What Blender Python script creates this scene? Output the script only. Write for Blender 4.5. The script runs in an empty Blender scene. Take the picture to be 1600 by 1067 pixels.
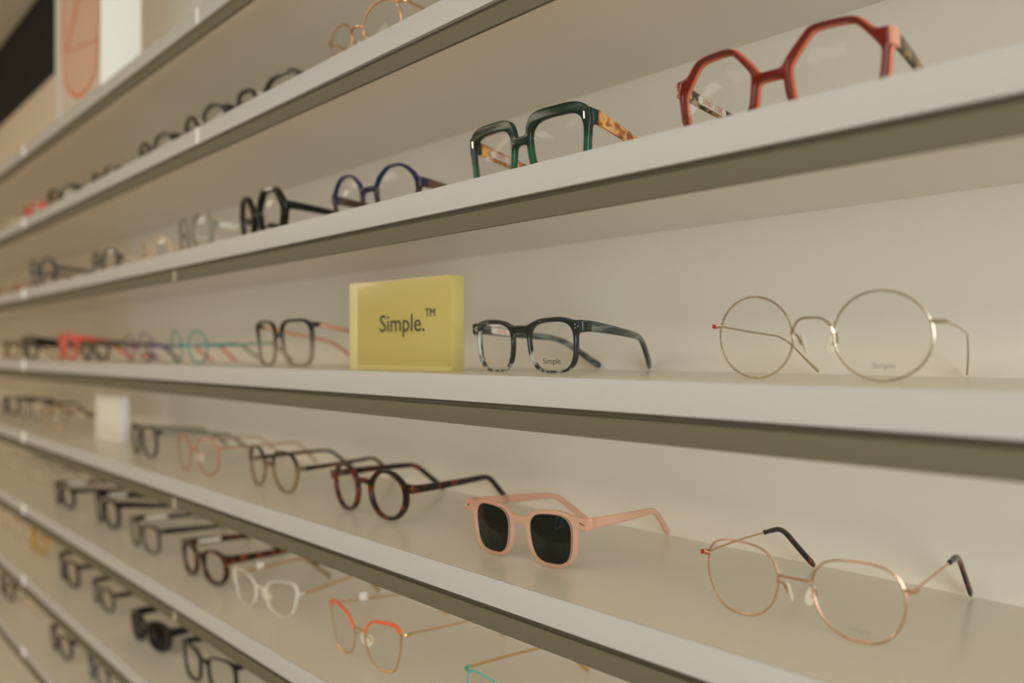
import bpy, bmesh, math, random
from mathutils import Vector, Matrix
import numpy as np
R = math.radians
random.seed(7)
C = bpy.context.scene.collection
SC = bpy.context.scene

# ------------------------------------------------------------------ camera, world, lights, exposure
F = 1244.4                       # focal length in pixels at 1600 wide (28 mm)
VPX, HOR = -362.0, 550.0         # vanishing point of the shelves in the photo
THETA = math.atan(1162.0 / F)    # angle between the view direction and the shelves
CT, ST, TT = math.cos(THETA), math.sin(THETA), math.tan(THETA)
DF, DW = 0.355, 0.547            # camera to shelf front plane / camera to wall
HC = 1.50                        # camera height
KZ = DF / CT                     # metres of height per unit of slope in the front plane
yF = DF - DW                     # world y of the shelf fronts (wall face is y = 0)

cam_d = bpy.data.cameras.new('camera'); cam = bpy.data.objects.new('camera', cam_d); C.objects.link(cam)
cam_d.sensor_width = 36.0; cam_d.lens = 36.0 * F / 1600.0
cam.location = (0, -DW, HC)
cam.rotation_euler = (R(90), 0, R(90) - THETA)
cam_d.shift_y = (HOR - 533.5) / 1600.0
cam_d.clip_start = 0.02
cam_d.dof.use_dof = True; cam_d.dof.focus_distance = 0.545; cam_d.dof.aperture_fstop = 3.3
SC.camera = cam

w = bpy.data.worlds.new('world'); SC.world = w; w.use_nodes = True
w.node_tree.nodes['Background'].inputs[0].default_value = (0.75, 0.85, 1.0, 1)
w.node_tree.nodes['Background'].inputs[1].default_value = 0.4

def area(name, loc, rot, sx, sy, energy, col):
    l = bpy.data.lights.new(name, 'AREA'); l.shape = 'RECTANGLE'; l.size = sx; l.size_y = sy
    l.energy = energy; l.color = col
    o = bpy.data.objects.new(name, l); C.objects.link(o); o.location = loc; o.rotation_euler = rot
    return o
# daylight through the big shop window on the right, a smaller window opposite the shelves, warm ceiling lamps
area('daylight_right', (2.58, -2.0, 1.45), (R(90), 0, R(90)), 2.1, 1.9, 165, (0.94, 1.0, 1.03))
area('daylight_opposite', (-0.95, -3.96, 1.5), (R(90), 0, R(180)), 1.1, 1.6, 22, (0.93, 0.96, 1.0))
# added fill lights, unseen behind each edge channel, to brighten the wall
for zs_ in (-.802, -.523, -.246, .0325, .313, .593, .872, 1.151, 1.430):
    area('added_wall_fill', (-2.4, yF + .012, HC - zs_ * KZ - .027), (R(90), 0, 0), 6.2, .008, 0.22, (1.0, 0.86, 0.66))
for i, (lx, ly) in enumerate([(-0.6, -2.7), (-2.6, -2.6), (-4.6, -2.6)]):
    area('ceiling_lamp_light', (lx, ly, 2.47), (0, 0, 0), 1.3, 1.0, (18, 38, 46)[i], (1.0, 0.85, 0.64))

SC.view_settings.view_transform = 'Standard'; SC.view_settings.look = 'None'
SC.view_settings.gamma = 1.0; SC.view_settings.use_curve_mapping = False
SC.view_settings.exposure = -0.58
SC.cycles.max_bounces = 12; SC.cycles.diffuse_bounces = 7; SC.cycles.transparent_max_bounces = 24
SC.cycles.sample_clamp_indirect = 4.0
try:
    SC.cycles.use_denoising = True
except Exception:
    pass

# ------------------------------------------------------------------ geometry of the photograph
def t_of(u, d):                  # distance along the wall (to the left) of the point at pixel column u and distance d from the camera plane
    return d * (F / (CT * CT * (u - VPX)) - TT)
def u_of(t, d):
    return VPX + F * d / (CT * (t * CT + d * ST))
def pt(u, v, d):                 # the point of the plane y = d - DW seen at pixel (u, v)
    return Vector((-t_of(u, d), d - DW, HC - (v - HOR) / (u - VPX) * d / CT))

# ------------------------------------------------------------------ materials
MATS = {}
def new_mat(name):
    m = bpy.data.materials.new(name); m.use_nodes = True
    nt = m.node_tree; b = nt.nodes['Principled BSDF']
    return m, nt, b
def rgb(c): return (c[0], c[1], c[2], 1.0)
def plain(name, col, rough=0.5, metal=0.0, coat=0.0, bump=0.0, bscale=300.0, spec=0.5, vary=0.0):
    if name in MATS: return MATS[name]
    m, nt, b = new_mat(name)
    b.inputs['Base Color'].default_value = rgb(col); b.inputs['Roughness'].default_value = rough
    b.inputs['Metallic'].default_value = metal; b.inputs['Coat Weight'].default_value = coat
    b.inputs['Specular IOR Level'].default_value = spec
    tc = nt.nodes.new('ShaderNodeTexCoord')
    nz = nt.nodes.new('ShaderNodeTexNoise'); nz.inputs['Scale'].default_value = bscale
    nt.links.new(tc.outputs['Object'], nz.inputs['Vector'])
    if vary:
        mx = nt.nodes.new('ShaderNodeMix'); mx.data_type = 'RGBA'
        mx.inputs[6].default_value = rgb([c * (1 - vary) for c in col]); mx.inputs[7].default_value = rgb(col)
        n2 = nt.nodes.new('ShaderNodeTexNoise'); n2.inputs['Scale'].default_value = 3.0; n2.inputs['Detail'].default_value = 4
        nt.links.new(tc.outputs['Object'], n2.inputs['Vector'])
        nt.links.new(n2.outputs['Fac'], mx.inputs[0]); nt.links.new(mx.outputs[2], b.inputs['Base Color'])
    if bump:
        bp = nt.nodes.new('ShaderNodeBump'); bp.inputs['Strength'].default_value = bump; bp.inputs['Distance'].default_value = 0.001
        nt.links.new(nz.outputs['Fac'], bp.inputs['Height']); nt.links.new(bp.outputs[0], b.inputs['Normal'])
    MATS[name] = m
    return m

def acetate(name, lo, hi=None, pattern=None, zc=0.022, zs=0.006, clear=0.0, rough=0.12, scale=90.0, stretch=(1, 1, 1), th=0.5, soft=0.08, metal=0.0, coat=0.2):
    """plastic / enamel with an optional bottom-to-top fade (lo below, hi above zc) or a pattern mixing lo and hi;
    clear = share of light that passes through"""
    if name in MATS: return MATS[name]
    m, nt, b = new_mat(name); N = nt.nodes; L = nt.links
    tc = N.new('ShaderNodeTexCoord')
    b.inputs['Roughness'].default_value = rough; b.inputs['Coat Weight'].default_value = coat if not metal else 0; b.inputs['Specular IOR Level'].default_value = 0.4
    b.inputs['Coat Roughness'].default_value = 0.06; b.inputs['Metallic'].default_value = metal
    hi = hi or lo
    mx = N.new('ShaderNodeMix'); mx.data_type = 'RGBA'
    mx.inputs[6].default_value = rgb(lo); mx.inputs[7].default_value = rgb(hi)
    rp = N.new('ShaderNodeMapRange'); rp.interpolation_type = 'SMOOTHSTEP'
    if pattern is None:
        sp = N.new('ShaderNodeSeparateXYZ'); L.new(tc.outputs['Object'], sp.inputs[0])
        rp.inputs['From Min'].default_value = zc - zs; rp.inputs['From Max'].default_value = zc + zs
        L.new(sp.outputs['Z'], rp.inputs['Value'])
    else:
        mp = N.new('ShaderNodeMapping'); mp.inputs['Scale'].default_value = stretch
        L.new(tc.outputs['Object'], mp.inputs[0])
        nz = N.new('ShaderNodeTexNoise'); nz.inputs['Scale'].default_value = scale; nz.inputs['Detail'].default_value = 2.5
        nz.inputs['Distortion'].default_value = 0.6
        L.new(mp.outputs[0], nz.inputs['Vector'])
        rp.inputs['From Min'].default_value = th - soft; rp.inputs['From Max'].default_value = th + soft
        L.new(nz.outputs['Fac'], rp.inputs['Value'])
    L.new(rp.outputs[0], mx.inputs[0]); L.new(mx.outputs[2], b.inputs['Base Color'])
    if clear:
        out = N['Material Output']
        tr = N.new('ShaderNodeBsdfTransparent'); gm = N.new('ShaderNodeGamma'); gm.inputs[1].default_value = 0.4
        L.new(mx.outputs[2], gm.inputs[0]); L.new(gm.outputs[0], tr.inputs[0])
        ms = N.new('ShaderNodeMixShader')
        if isinstance(clear, tuple):       # (lower part, upper part)
            mr = N.new('ShaderNodeMapRange'); L.new(rp.outputs[0], mr.inputs['Value'])
            mr.inputs['To Min'].default_value = 1 - clear[0]; mr.inputs['To Max'].default_value = 1 - clear[1]
            L.new(mr.outputs[0], ms.inputs[0])
        else:                                      # more colour where the plastic is seen edge-on
            lw = N.new('ShaderNodeLayerWeight'); lw.inputs[0].default_value = 0.5
            pw = N.new('ShaderNodeMath'); pw.operation = 'POWER'; pw.inputs[1].default_value = 2.5; L.new(lw.outputs['Facing'], pw.inputs[0])
            ma = N.new('ShaderNodeMath'); ma.operation = 'MULTIPLY_ADD'; ma.inputs[1].default_value = .55; ma.inputs[2].default_value = 1 - clear; ma.use_clamp = True
            L.new(pw.outputs[0], ma.inputs[0]); L.new(ma.outputs[0], ms.inputs[0])
        L.new(tr.outputs[0], ms.inputs[1]); L.new(b.outputs[0], ms.inputs[2]); L.new(ms.outputs[0], out.inputs[0])
    MATS[name] = m
    return m

def lens_mat(name, tint=(0.985, 0.985, 0.975), refl=1.0):
    if name in MATS: return MATS[name]
    m, nt, b = new_mat(name); N = nt.nodes; L = nt.links
    tr = N.new('ShaderNodeBsdfTransparent'); tr.inputs[0].default_value = rgb(tint)
    gl = N.new('ShaderNodeBsdfGlossy'); gl.inputs['Roughness'].default_value = 0.02
    gl.inputs[0].default_value = rgb((0.9 * refl, 0.95 * refl, 1.0 * refl))
    lw = N.new('ShaderNodeLayerWeight'); lw.inputs[0].default_value = 0.5
    pw = N.new('ShaderNodeMath'); pw.operation = 'POWER'; pw.inputs[1].default_value = 5.0; L.new(lw.outputs['Facing'], pw.inputs[0])
    fr = N.new('ShaderNodeMath'); fr.operation = 'MULTIPLY_ADD'; fr.inputs[1].default_value = 0.5; fr.inputs[2].default_value = 0.007; L.new(pw.outputs[0], fr.inputs[0])
    ms = N.new('ShaderNodeMixShader')
    L.new(fr.outputs[0], ms.inputs[0]); L.new(tr.outputs[0], ms.inputs[1]); L.new(gl.outputs[0], ms.inputs[2])
    L.new(ms.outputs[0], N['Material Output'].inputs[0]); MATS[name] = m
    return m

M_WALL = plain('cream_wall_panel', (0.90, 0.855, 0.765), 0.55, bump=0.03, vary=0.03)
M_WALL2 = plain('cream_wall_panel_far', (0.86, 0.775, 0.615), 0.55, bump=0.03, vary=0.03)
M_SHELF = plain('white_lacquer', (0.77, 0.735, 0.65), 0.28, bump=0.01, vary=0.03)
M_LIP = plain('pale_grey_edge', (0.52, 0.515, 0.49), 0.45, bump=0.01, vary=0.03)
M_BAND = plain('olive_aluminium', (0.135, 0.120, 0.076), 0.6, bump=0.03)
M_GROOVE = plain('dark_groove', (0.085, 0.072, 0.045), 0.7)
M_CLIP = plain('clear_clip', (0.95, 0.95, 0.92), 0.15)
M_GOLD = plain('pale_gold_metal', (0.80, 0.60, 0.40), 0.22, metal=1.0)
M_SILVER = plain('champagne_metal', (0.56, 0.47, 0.34), 0.20, metal=1.0)
M_ROSE = plain('rose_gold_metal', (0.70, 0.43, 0.28), 0.20, metal=1.0)
M_STEEL = plain('steel', (0.75, 0.74, 0.70), 0.2, metal=1.0)
M_BRASS = plain('brass', (0.75, 0.48, 0.2), 0.25, metal=1.0)
M_PAD = acetate('clear_silicone', (0.93, 0.88, 0.76), clear=0.45, rough=.05)
M_LENS = lens_mat('clear_lens')
M_DEMO = lens_mat('demo_lens', (0.975, 0.975, 0.955))
M_PAPER = plain('white_paper', (0.74, 0.70, 0.61), 0.7)
M_RED_INK = plain('red_ink', (0.55, 0.12, 0.06), 0.7)
M_PINK_INK = plain('pink_ink', (0.75, 0.25, 0.25), 0.7)
M_BLACK_INK = plain('black_ink', (0.03, 0.03, 0.025), 0.6)
M_GREY_INK = plain('grey_ink', (0.30, 0.29, 0.25), 0.6)
M_FAINT_INK = acetate('etched_ink', (0.45, 0.43, 0.38), clear=0.5)
M_SUN = plain('dark_green_lens', (0.008, 0.011, 0.007), 0.06, spec=0.3)
M_BLACKLENS = plain('black_lens', (0.003, 0.003, 0.003), 0.12, spec=0.12)

# ------------------------------------------------------------------ mesh helpers
def link(name, bm, mat, parent=None, smooth=35):
    me = bpy.data.meshes.new(name); bmesh.ops.recalc_face_normals(bm, faces=bm.faces); bm.to_mesh(me); bm.free()
    if mat: me.materials.append(mat)
    if smooth:
        me.shade_smooth(); me.set_sharp_from_angle(angle=R(smooth))
    o = bpy.data.objects.new(name, me); C.objects.link(o)
    if parent: o.parent = parent
    return o
def box(bm, x0, x1, y0, y1, z0, z1, bev=0.0):
    r = bmesh.ops.create_cube(bm, size=1.0)
    for v in r['verts']:
        v.co = Vector(((x0 + x1) / 2 + v.co.x * (x1 - x0), (y0 + y1) / 2 + v.co.y * (y1 - y0), (z0 + z1) / 2 + v.co.z * (z1 - z0)))
    if bev:
        es = list({e for v in r['verts'] for e in v.link_edges})
        bmesh.ops.bevel(bm, geom=es, offset=bev, segments=2, affect='EDGES', profile=0.7)
def bxo(name, mat, dims, parent=None, bev=0.0):
    bm = bmesh.new(); box(bm, *dims, bev=bev)
    return link(name, bm, mat, parent)
def tag(o, label=None, cat=None, group=None, kind=None):
    if label: o['label'] = label
    if cat: o['category'] = cat
    if group: o['group'] = group
    if kind: o['kind'] = kind
    return o
def empty(name, loc, rz=0.0):
    o = bpy.data.objects.new(name, None); C.objects.link(o); o.location = loc; o.rotation_euler = (0, 0, rz)
    o.empty_display_size = 0.02
    return o
def rings_to_mesh(bm, rings, closed=False, cap=True):
    vs = [[bm.verts.new(p) for p in r] for r in rings]
    n = len(vs[0]); m = len(vs)
    for i in range(m if closed else m - 1):
        a, b = vs[i], vs[(i + 1) % m]
        for j in range(n):
            bm.faces.new((a[j], a[(j + 1) % n], b[(j + 1) % n], b[j]))
    if cap and not closed:
        bm.faces.new(vs[0][::-1]); bm.faces.new(vs[-1])
def sweep(bm, pts, sizes, n=10, closed=False, sq=2.0, side=None):
    """pts: path; sizes: (width, height) per point; section is a superellipse of power sq"""
    P = [Vector(p) for p in pts]; m = len(P); rings = []
    for i in range(m):
        a = P[(i - 1) % m] if (closed or i > 0) else P[i]; b = P[(i + 1) % m] if (closed or i < m - 1) else P[i]
        T = (b - a).normalized()
        S = Vector(side) if side else T.cross(Vector((0, 0, 1)))
        if S.length < 1e-5: S = Vector((1, 0, 0))
        S = (S - T * S.dot(T)).normalized(); U = S.cross(T).normalized()
        wi, hi = sizes[i] if isinstance(sizes, list) else sizes
        ring = []
        for j in range(n):
            th = 2 * math.pi * (j + 0.5) / n
            c, s = math.cos(th), math.sin(th)
            ring.append(P[i] + S * (wi / 2 * math.copysign(abs(c) ** (2 / sq), c)) + U * (hi / 2 * math.copysign(abs(s) ** (2 / sq), s)))
        rings.append(ring)
    rings_to_mesh(bm, rings, closed)
def bez(pts, n=8):
    """smooth path through pts (Catmull-Rom)"""
    P = [Vector(p) for p in pts]; out = []
    for i in range(len(P) - 1):
        p0 = P[i - 1] if i else P[0] * 2 - P[1]; p1 = P[i]; p2 = P[i + 1]
        p3 = P[i + 2] if i + 2 < len(P) else P[-1] * 2 - P[-2]
        for k in range(n):
            t = k / n
            out.append(0.5 * ((2 * p1) + (-p0 + p2) * t + (2 * p0 - 5 * p1 + 4 * p2 - p3) * t * t + (-p0 + 3 * p1 - 3 * p2 + p3) * t ** 3))
    out.append(P[-1]); return out
def curve_mesh(cu):
    tmp = bpy.data.objects.new('outline_source', cu); C.objects.link(tmp)
    dg = bpy.context.evaluated_depsgraph_get(); me = bpy.data.meshes.new_from_object(tmp.evaluated_get(dg))
    bpy.data.objects.remove(tmp); bpy.data.curves.remove(cu)
    return me
def curve_to_mesh(name, cu, mat, parent, loc, rot, scale):
    me = curve_mesh(cu); me.name = name
    me.materials.clear(); me.materials.append(mat)
    o = bpy.data.objects.new(name, me); C.objects.link(o); o.location = loc; o.rotation_euler = rot; o.scale = scale
    if parent: o.parent = parent
    return o
def text(name, body, size, mat, parent, loc, rot, extrude=0.0001, sx=1.0, align='CENTER'):
    cu = bpy.data.curves.new(name, 'FONT'); cu.body = body; cu.size = size; cu.extrude = extrude; cu.align_x = align; cu.align_y = 'CENTER'
    cu.resolution_u = 4
    cu.materials.append(mat)
    return curve_to_mesh(name, cu, mat, parent, loc, rot, (sx, 1, 1))

# ------------------------------------------------------------------ lens outlines (x outwards from the nose, z up, unit box)
SHAPES = {
    'round':   ([(math.cos(a), math.sin(a)) for a in [k * math.pi / 8 for k in range(16)]], 0.25, 3),
    'panto':   ([(-.62, 1), (.55, 1), (1, .62), (.98, 0.0), (.62, -.8), (.2, -1), (-.25, -1), (-.66, -.78), (-.95, -.05), (-1, .55)], 0.25, 3),
    'square':  ([(-.75, 1), (.72, 1), (1, .82), (.97, -.15), (.84, -.8), (.5, -1), (-.5, -1), (-.82, -.78), (-.97, 0.1), (-1, .72)], 0.25, 3),
    'bigsq':   ([(-.70, .93), (-.2, 1), (.9, .98), (1, .85), (.92, -.2), (.80, -.85), (.55, -1), (-.45, -1), (-.76, -.82), (-.97, .1), (-.95, .66)], 0.22, 2),
    'octagon': ([(-.42, 1), (.46, .98), (1, .30), (.93, -.38), (.48, -1), (-.42, -1), (-.90, -.42), (-.98, .32)], 0.10, 2),
    'hexagon': ([(-.45, 1), (.50, 1), (1, .15), (.72, -.85), (.35, -1), (-.45, -1), (-.80, -.7), (-1, .2)], 0.12, 2),
    'softhex': ([(-.38, 1), (.42, 1), (.86, .68), (1, .1), (.80, -.55), (.42, -1), (-.2, -1), (-.62, -.74), (-1, -.02), (-.82, .72)], 0.20, 3),
    'crown':   ([(-.55, .97), (.5, 1), (.92, .68), (1, 0), (.82, -.60), (.45, -1), (-.30, -1), (-.78, -.62), (-1, .05), (-.92, .62)], 0.24, 3),
    'cat':     ([(-.60, .80), (0.0, .95), (.78, 1), (1, .72), (.92, .1), (.66, -.78), (.30, -1), (-.32, -1), (-.80, -.66), (-1, .2)], 0.24, 3),
    'polyround': ([(-.38, 1), (.38, 1), (.90, .52), (1, 0), (.82, -.55), (.38, -1), (-.38, -1), (-.82, -.60), (-1, -.05), (-.90, .50)], 0.22, 3),
}
SUPER = {  # power, taper towards the bottom, lift of the outer top corner, nose cut
    'square': (3.2, .07, .05, .07), 'sunsq': (3.2, .085, .05, .08), 'bigsq': (3.7, .10, .02, .10), 'round': (2.0, 0, 0, 0), 'panto': (2.35, .07, .02, .05)}
def outline(shape, A, B, n=64):
    if shape in SUPER:
        p_, tp, lift, nose = SUPER[shape]; pts = []
        for k in range(96):
            a = 2 * math.pi * k / 96; c, s_ = math.cos(a), math.sin(a)
            x = math.copysign(abs(c) ** (2 / p_), c); z = math.copysign(abs(s_) ** (2 / p_), s_)
            x *= 1 + tp * z
            if x < 0: x *= 1 + nose * min(0, z)
            z += lift * x * max(0, z)
            pts.append((x, z))
        fr, it = .25, 1
    else:
        pts, fr, it = SHAPES[shape]
    P = [Vector((x * A / 2, z * B / 2)) for x, z in pts]
    for k in range(it):
        f = fr if k == 0 else 0.25; Q = []
        for i in range(len(P)):
            a, b = P[i], P[(i + 1) % len(P)]
            Q.append(a.lerp(b, f)); Q.append(a.lerp(b, 1 - f))
        P = Q
    x0, x1 = min(p.x for p in P), max(p.x for p in P); z0, z1 = min(p.y for p in P), max(p.y for p in P)
    P = [Vector(((p.x - (x0 + x1) / 2) * A / (x1 - x0), (p.y - (z0 + z1) / 2) * B / (z1 - z0))) for p in P]
    L = [0.0]
    for i in range(len(P)): L.append(L[-1] + (P[(i + 1) % len(P)] - P[i]).length)
    out = []; k = 0
    for j in range(n):
        s = L[-1] * j / n
        while L[k + 1] < s: k += 1
        out.append(P[k].lerp(P[(k + 1) % len(P)], (s - L[k]) / max(1e-9, L[k + 1] - L[k])))
    area2 = sum(out[i].x * out[(i + 1) % n].y - out[(i + 1) % n].x * out[i].y for i in range(n))
    if area2 < 0: out.reverse()
    return out

def silhouette(hole, cx, zc, B, rim, brow, bz, bw, bh, hz, W, eh, k, h):
    """outer edge of a plastic front: both rims, the bridge and the end pieces flowing into each other"""
    x = np.arange(-W / 2 - .006, W / 2 + .006, h); z = np.arange(-.008, zc + B / 2 + .014, h)
    X, Z = np.meshgrid(x, z)
    H = np.array(hole); A_ = H; Bn = np.roll(H, -1, axis=0)
    def poly(PX, PZ):
        d2 = np.full(PX.shape, 1e9); inside = np.zeros(PX.shape, bool)
        for (ax, az), (bx_, bz_) in zip(A_, Bn):
            ex, ez = bx_ - ax, bz_ - az; wx, wz = PX - ax, PZ - az
            t = np.clip((wx * ex + wz * ez) / (ex * ex + ez * ez + 1e-18), 0, 1)
            d2 = np.minimum(d2, (wx - ex * t) ** 2 + (wz - ez * t) ** 2)
            c = ((az > PZ) != (bz_ > PZ))
            xi = (bx_ - ax) * (PZ - az) / (bz_ - az + 1e-18) + ax
            inside ^= (c & (PX < xi))
        return np.where(inside, -1, 1) * np.sqrt(d2)
    up = np.clip((Z - zc) / (B / 2), 0, 1.2)
    side = np.clip(np.abs(np.abs(X) - cx) / cx * 1.4, 0, 1)
    r = rim * (.78 + .34 * side ** 2) + brow * up ** 2
    def smin(a, b, kk):
        hh = np.clip(.5 + .5 * (b - a) / kk, 0, 1)
        return b * (1 - hh) + a * hh - kk * hh * (1 - hh)
    fR = poly(np.abs(X), Z) - r
    # bridge: thin arch between the rims
    half = cx * .55
    zz = bz + bh * (1 - np.clip(np.abs(X) / half, 0, 1) ** 2)
    fb = np.maximum(np.abs(Z - zz) - bw / 2, np.abs(X) - half)
    f = smin(fR, fb, k)
    xs = cx + rim
    ax_ = np.abs(X)
    fe = np.maximum(np.abs(Z - hz) - eh / 2, np.maximum(ax_ - (W / 2 - .0012), xs - ax_))
    f = smin(f, fe, k * .7)
    # marching squares
    segs = {}
    ny, nx = f.shape; ins = f < 0
    def inter(p, q):
        a, b = f[p], f[q]; t = a / (a - b)
        return (x[p[1]] + (x[q[1]] - x[p[1]]) * t, z[p[0]] + (z[q[0]] - z[p[0]]) * t)
    nxt = {}; pos = {}
    cells = np.argwhere((ins[:-1, :-1] != ins[1:, :-1]) | (ins[:-1, :-1] != ins[:-1, 1:]) | (ins[:-1, :-1] != ins[1:, 1:]))
    for i, j in cells:
        c = [(i, j), (i, j + 1), (i + 1, j + 1), (i + 1, j)]
        starts, ends = [], []
        for a in range(4):
            p, q = c[a], c[(a + 1) % 4]
            if ins[p] != ins[q]:
                key = tuple(sorted((p, q)))
                if key not in pos: pos[key] = inter(*key)
                (starts if ins[p] else ends).append(key)
        for a, b in zip(starts, ends): nxt[a] = b
    best = []
    seen = set()
    for k0 in nxt:
        if k0 in seen: continue
        loop = []; kx = k0
        while kx in nxt and kx not in seen:
            seen.add(kx); loop.append(pos[kx]); kx = nxt[kx]
        if len(loop) > len(best): best = loop
    P = np.array(best)
    for _ in range(3): P = (np.roll(P, 1, 0) + 2 * P + np.roll(P, -1, 0)) / 4
    P = P[::2]
    return [tuple(p) for p in P]

def make_glasses(name, shape='square', A=.048, B=.040, bridge=.020, rim=.004, brow=0.0, W=None, front=None, temple=None, tip=None,
                 lens=None, metal=False, depth=.0042, zh=0.72, pads=None, wire=.0009, temple_h=(.0085, .0050, .0060), rivet=None,
                 brow_cap=None, bridge_z=0.30, bridge_w=.005, sticker=None, print_=None, tag_=False, bridge_h=.003, temple_len=1.0, reach=1.0, detail=1,
                 bend_z=.0285, sleeve=0.42, wrap=.30, insert=None, fillet=.0030, corner=None, inward=(.016, .016), ymax=.125, laminate=None):
    """one pair of glasses. Local frame: origin under the bridge on the shelf, x to the right, temples run to +y."""
    root = empty(name, (0, 0, 0))
    n = 64 if detail else 40
    rimv = wire * 1.0 if metal else rim
    zc = B / 2 + rimv                                # lens centre height
    cx = bridge / 2 + A / 2 + (0 if metal else rim * 0.5)
    if W is None: W = 2 * (cx + A / 2 + (0.0045 if metal else rim + .0035))
    out = outline(shape, A, B, n)
    def deform(p):
        return Vector((p.x, p.y + p.x ** 2 / (2 * wrap) - (p.z - zc) * 0.08, p.z))
    fm = bmesh.new()
    hz = zc + B / 2 * zh                              # hinge height
    bz = zc + B / 2 * bridge_z
    if metal:
        for s in (-1, 1):
            sweep(fm, [Vector((s * (cx + p.x), 0, zc + p.y)) for p in out], (wire * 1.5, wire * 1.9), n=8, closed=True, side=(0, 1, 0))
        def rim_x(zrel):
            c = [p for p in out if p.x < 0]; c.sort(key=lambda p: abs(p.y - zrel)); return cx + c[0].x
        bx = rim_x(bz - zc)
        path = bez([(-bx, 0, bz), (-bx * .86, -.0010, bz + bridge_h * .52), (-bx * .52, -.0020, bz + bridge_h * .92), (0, -.0026, bz + bridge_h), (bx * .52, -.0020, bz + bridge_h * .92), (bx * .86, -.0010, bz + bridge_h * .52), (bx, 0, bz)], 6)
        sweep(fm, path, (wire * 2.0, wire * 2.2), n=8)
        ox = [p for p in out if p.x > 0]; ox.sort(key=lambda p: abs(p.y - (hz - zc))); ex = cx + ox[0].x
        for s in (-1, 1):
            sweep(fm, [(s * (ex - .0003), 0, hz), (s * (W / 2 - .0014), 0.0004, hz), (s * (W / 2 - .0003), .0022, hz), (s * (W / 2 - .0003), .007, hz)],
                  [(wire * 2, .0024), (wire * 2.2, .0026), (wire * 2.2, .0026), (wire * 2.0, .0024)], n=8, sq=3)
    else:
        bv = min(.0009, depth * .22)
        holes = [[(s * (cx + p.x), zc + p.y) for p in out] for s in (-1, 1)]
        contour = silhouette([(cx + p.x, zc + p.y) for p in out], cx, zc, B, rim, brow, bz, bridge_w, bridge_h, hz, W, temple_h[0] * 1.12, fillet, .0006 if detail else .0009)
        cu = bpy.data.curves.new('rim_outline', 'CURVE'); cu.dimensions = '2D'; cu.fill_mode = 'BOTH'
        cu.extrude = depth / 2 - bv; cu.bevel_depth = bv; cu.bevel_resolution = 2; cu.offset = -bv - (.0007 if laminate else 0)
        for loop in [contour] + holes:
            sp = cu.splines.new('POLY'); sp.points.add(len(loop) - 1); sp.use_cyclic_u = True
            for q, (x, z) in zip(sp.points, loop): q.co = (x, z, 0, 1)
        me_ = curve_mesh(cu); fm.from_mesh(me_); bpy.data.meshes.remove(me_)
        if laminate:                                 # pale layer glued behind the front colour
            cu = bpy.data.curves.new('rim_outline', 'CURVE'); cu.dimensions = '2D'; cu.fill_mode = 'BOTH'
            cu.extrude = depth * .25 - .0004; cu.bevel_depth = .0004; cu.bevel_resolution = 1; cu.offset = 0
            for loop in [contour] + holes:
                sp = cu.splines.new('POLY'); sp.points.add(len(loop) - 1); sp.use_cyclic_u = True
                for q, (x, z) in zip(sp.points, loop): q.co = (x, z, 0, 1)
            me_ = curve_mesh(cu); lm = bmesh.new(); lm.from_mesh(me_); bpy.data.meshes.remove(me_)
            for v in lm.verts: v.co = deform(Vector((v.co.x, -v.co.z + depth * .70, v.co.y)))
            link('back_layer', lm, laminate, root, 40)
        bmesh.ops.remove_doubles(fm, verts=fm.verts, dist=1e-6)
        for v in fm.verts: v.co = Vector((v.co.x, -v.co.z, v.co.y))
        for s in (-1, 1):
            cm_ = bmesh.new() if corner else fm
            sweep(cm_, [(s * (W / 2 - .0034), depth * .1, hz), (s * (W / 2 - .0018), depth * .35, hz), (s * (W / 2 - .0017), .009, hz)],
                  [(.0022, temple_h[0] * 1.05), (.0036, temple_h[0] * 1.05), (.0034, temple_h[0] * .97)], n=12, sq=4.0)
            if corner:
                box(cm_, min(s * (W / 2 - .0058), s * (W / 2 + .0002)), max(s * (W / 2 - .0058), s * (W / 2 + .0002)), -depth * .25, .0085, hz - temple_h[0] * .5, hz + temple_h[0] * .52, bev=.0012)
                for v in cm_.verts: v.co = deform(v.co)
                link('hinge_corner', cm_, corner, root, 40)
    for v in fm.verts: v.co = deform(v.co)
    fo = link('front_frame', fm, front, root, 40)
    ye = deform(Vector((W / 2, .008, hz))).y
    # lenses
    lm_ = lens or M_LENS
    for s in (-1, 1):
        bm = bmesh.new(); K = 5
        sides = []
        for yo in (-.0007, .0007):
            c = bm.verts.new(deform(Vector((s * cx, yo - .0022, zc)))); rows = []
            for k in range(1, K + 1):
                f = k / K
                rows.append([bm.verts.new(deform(Vector((s * (cx + p.x * f * 1.005), yo - .0022 * (1 - f * f), zc + p.y * f * 1.005)))) for p in out])
            for j in range(n):
                bm.faces.new((c, rows[0][j], rows[0][(j + 1) % n]))
                for k in range(K - 1):
                    bm.faces.new((rows[k][j], rows[k + 1][j], rows[k + 1][(j + 1) % n], rows[k][(j + 1) % n]))
            sides.append(rows[-1])
        for j in range(n):
            bm.faces.new((sides[0][j], sides[1][j], sides[1][(j + 1) % n], sides[0][(j + 1) % n]))
        lo = link('lens', bm, lm_, root, 50)
        if print_ and s == 1:
            body, sz, im, zrel = print_
            text('printed_text', body, sz, im, lo, deform(Vector((s * cx + .002, -.0022 - .0008, zc + zrel * B / 2))), (R(90), 0, R(5)), 0.00002)
    # temples: straight run, bend, drop to the shelf
    xh = W / 2 - .0016
    yt = min(ymax, ye + .136); yb = yt - .034
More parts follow.
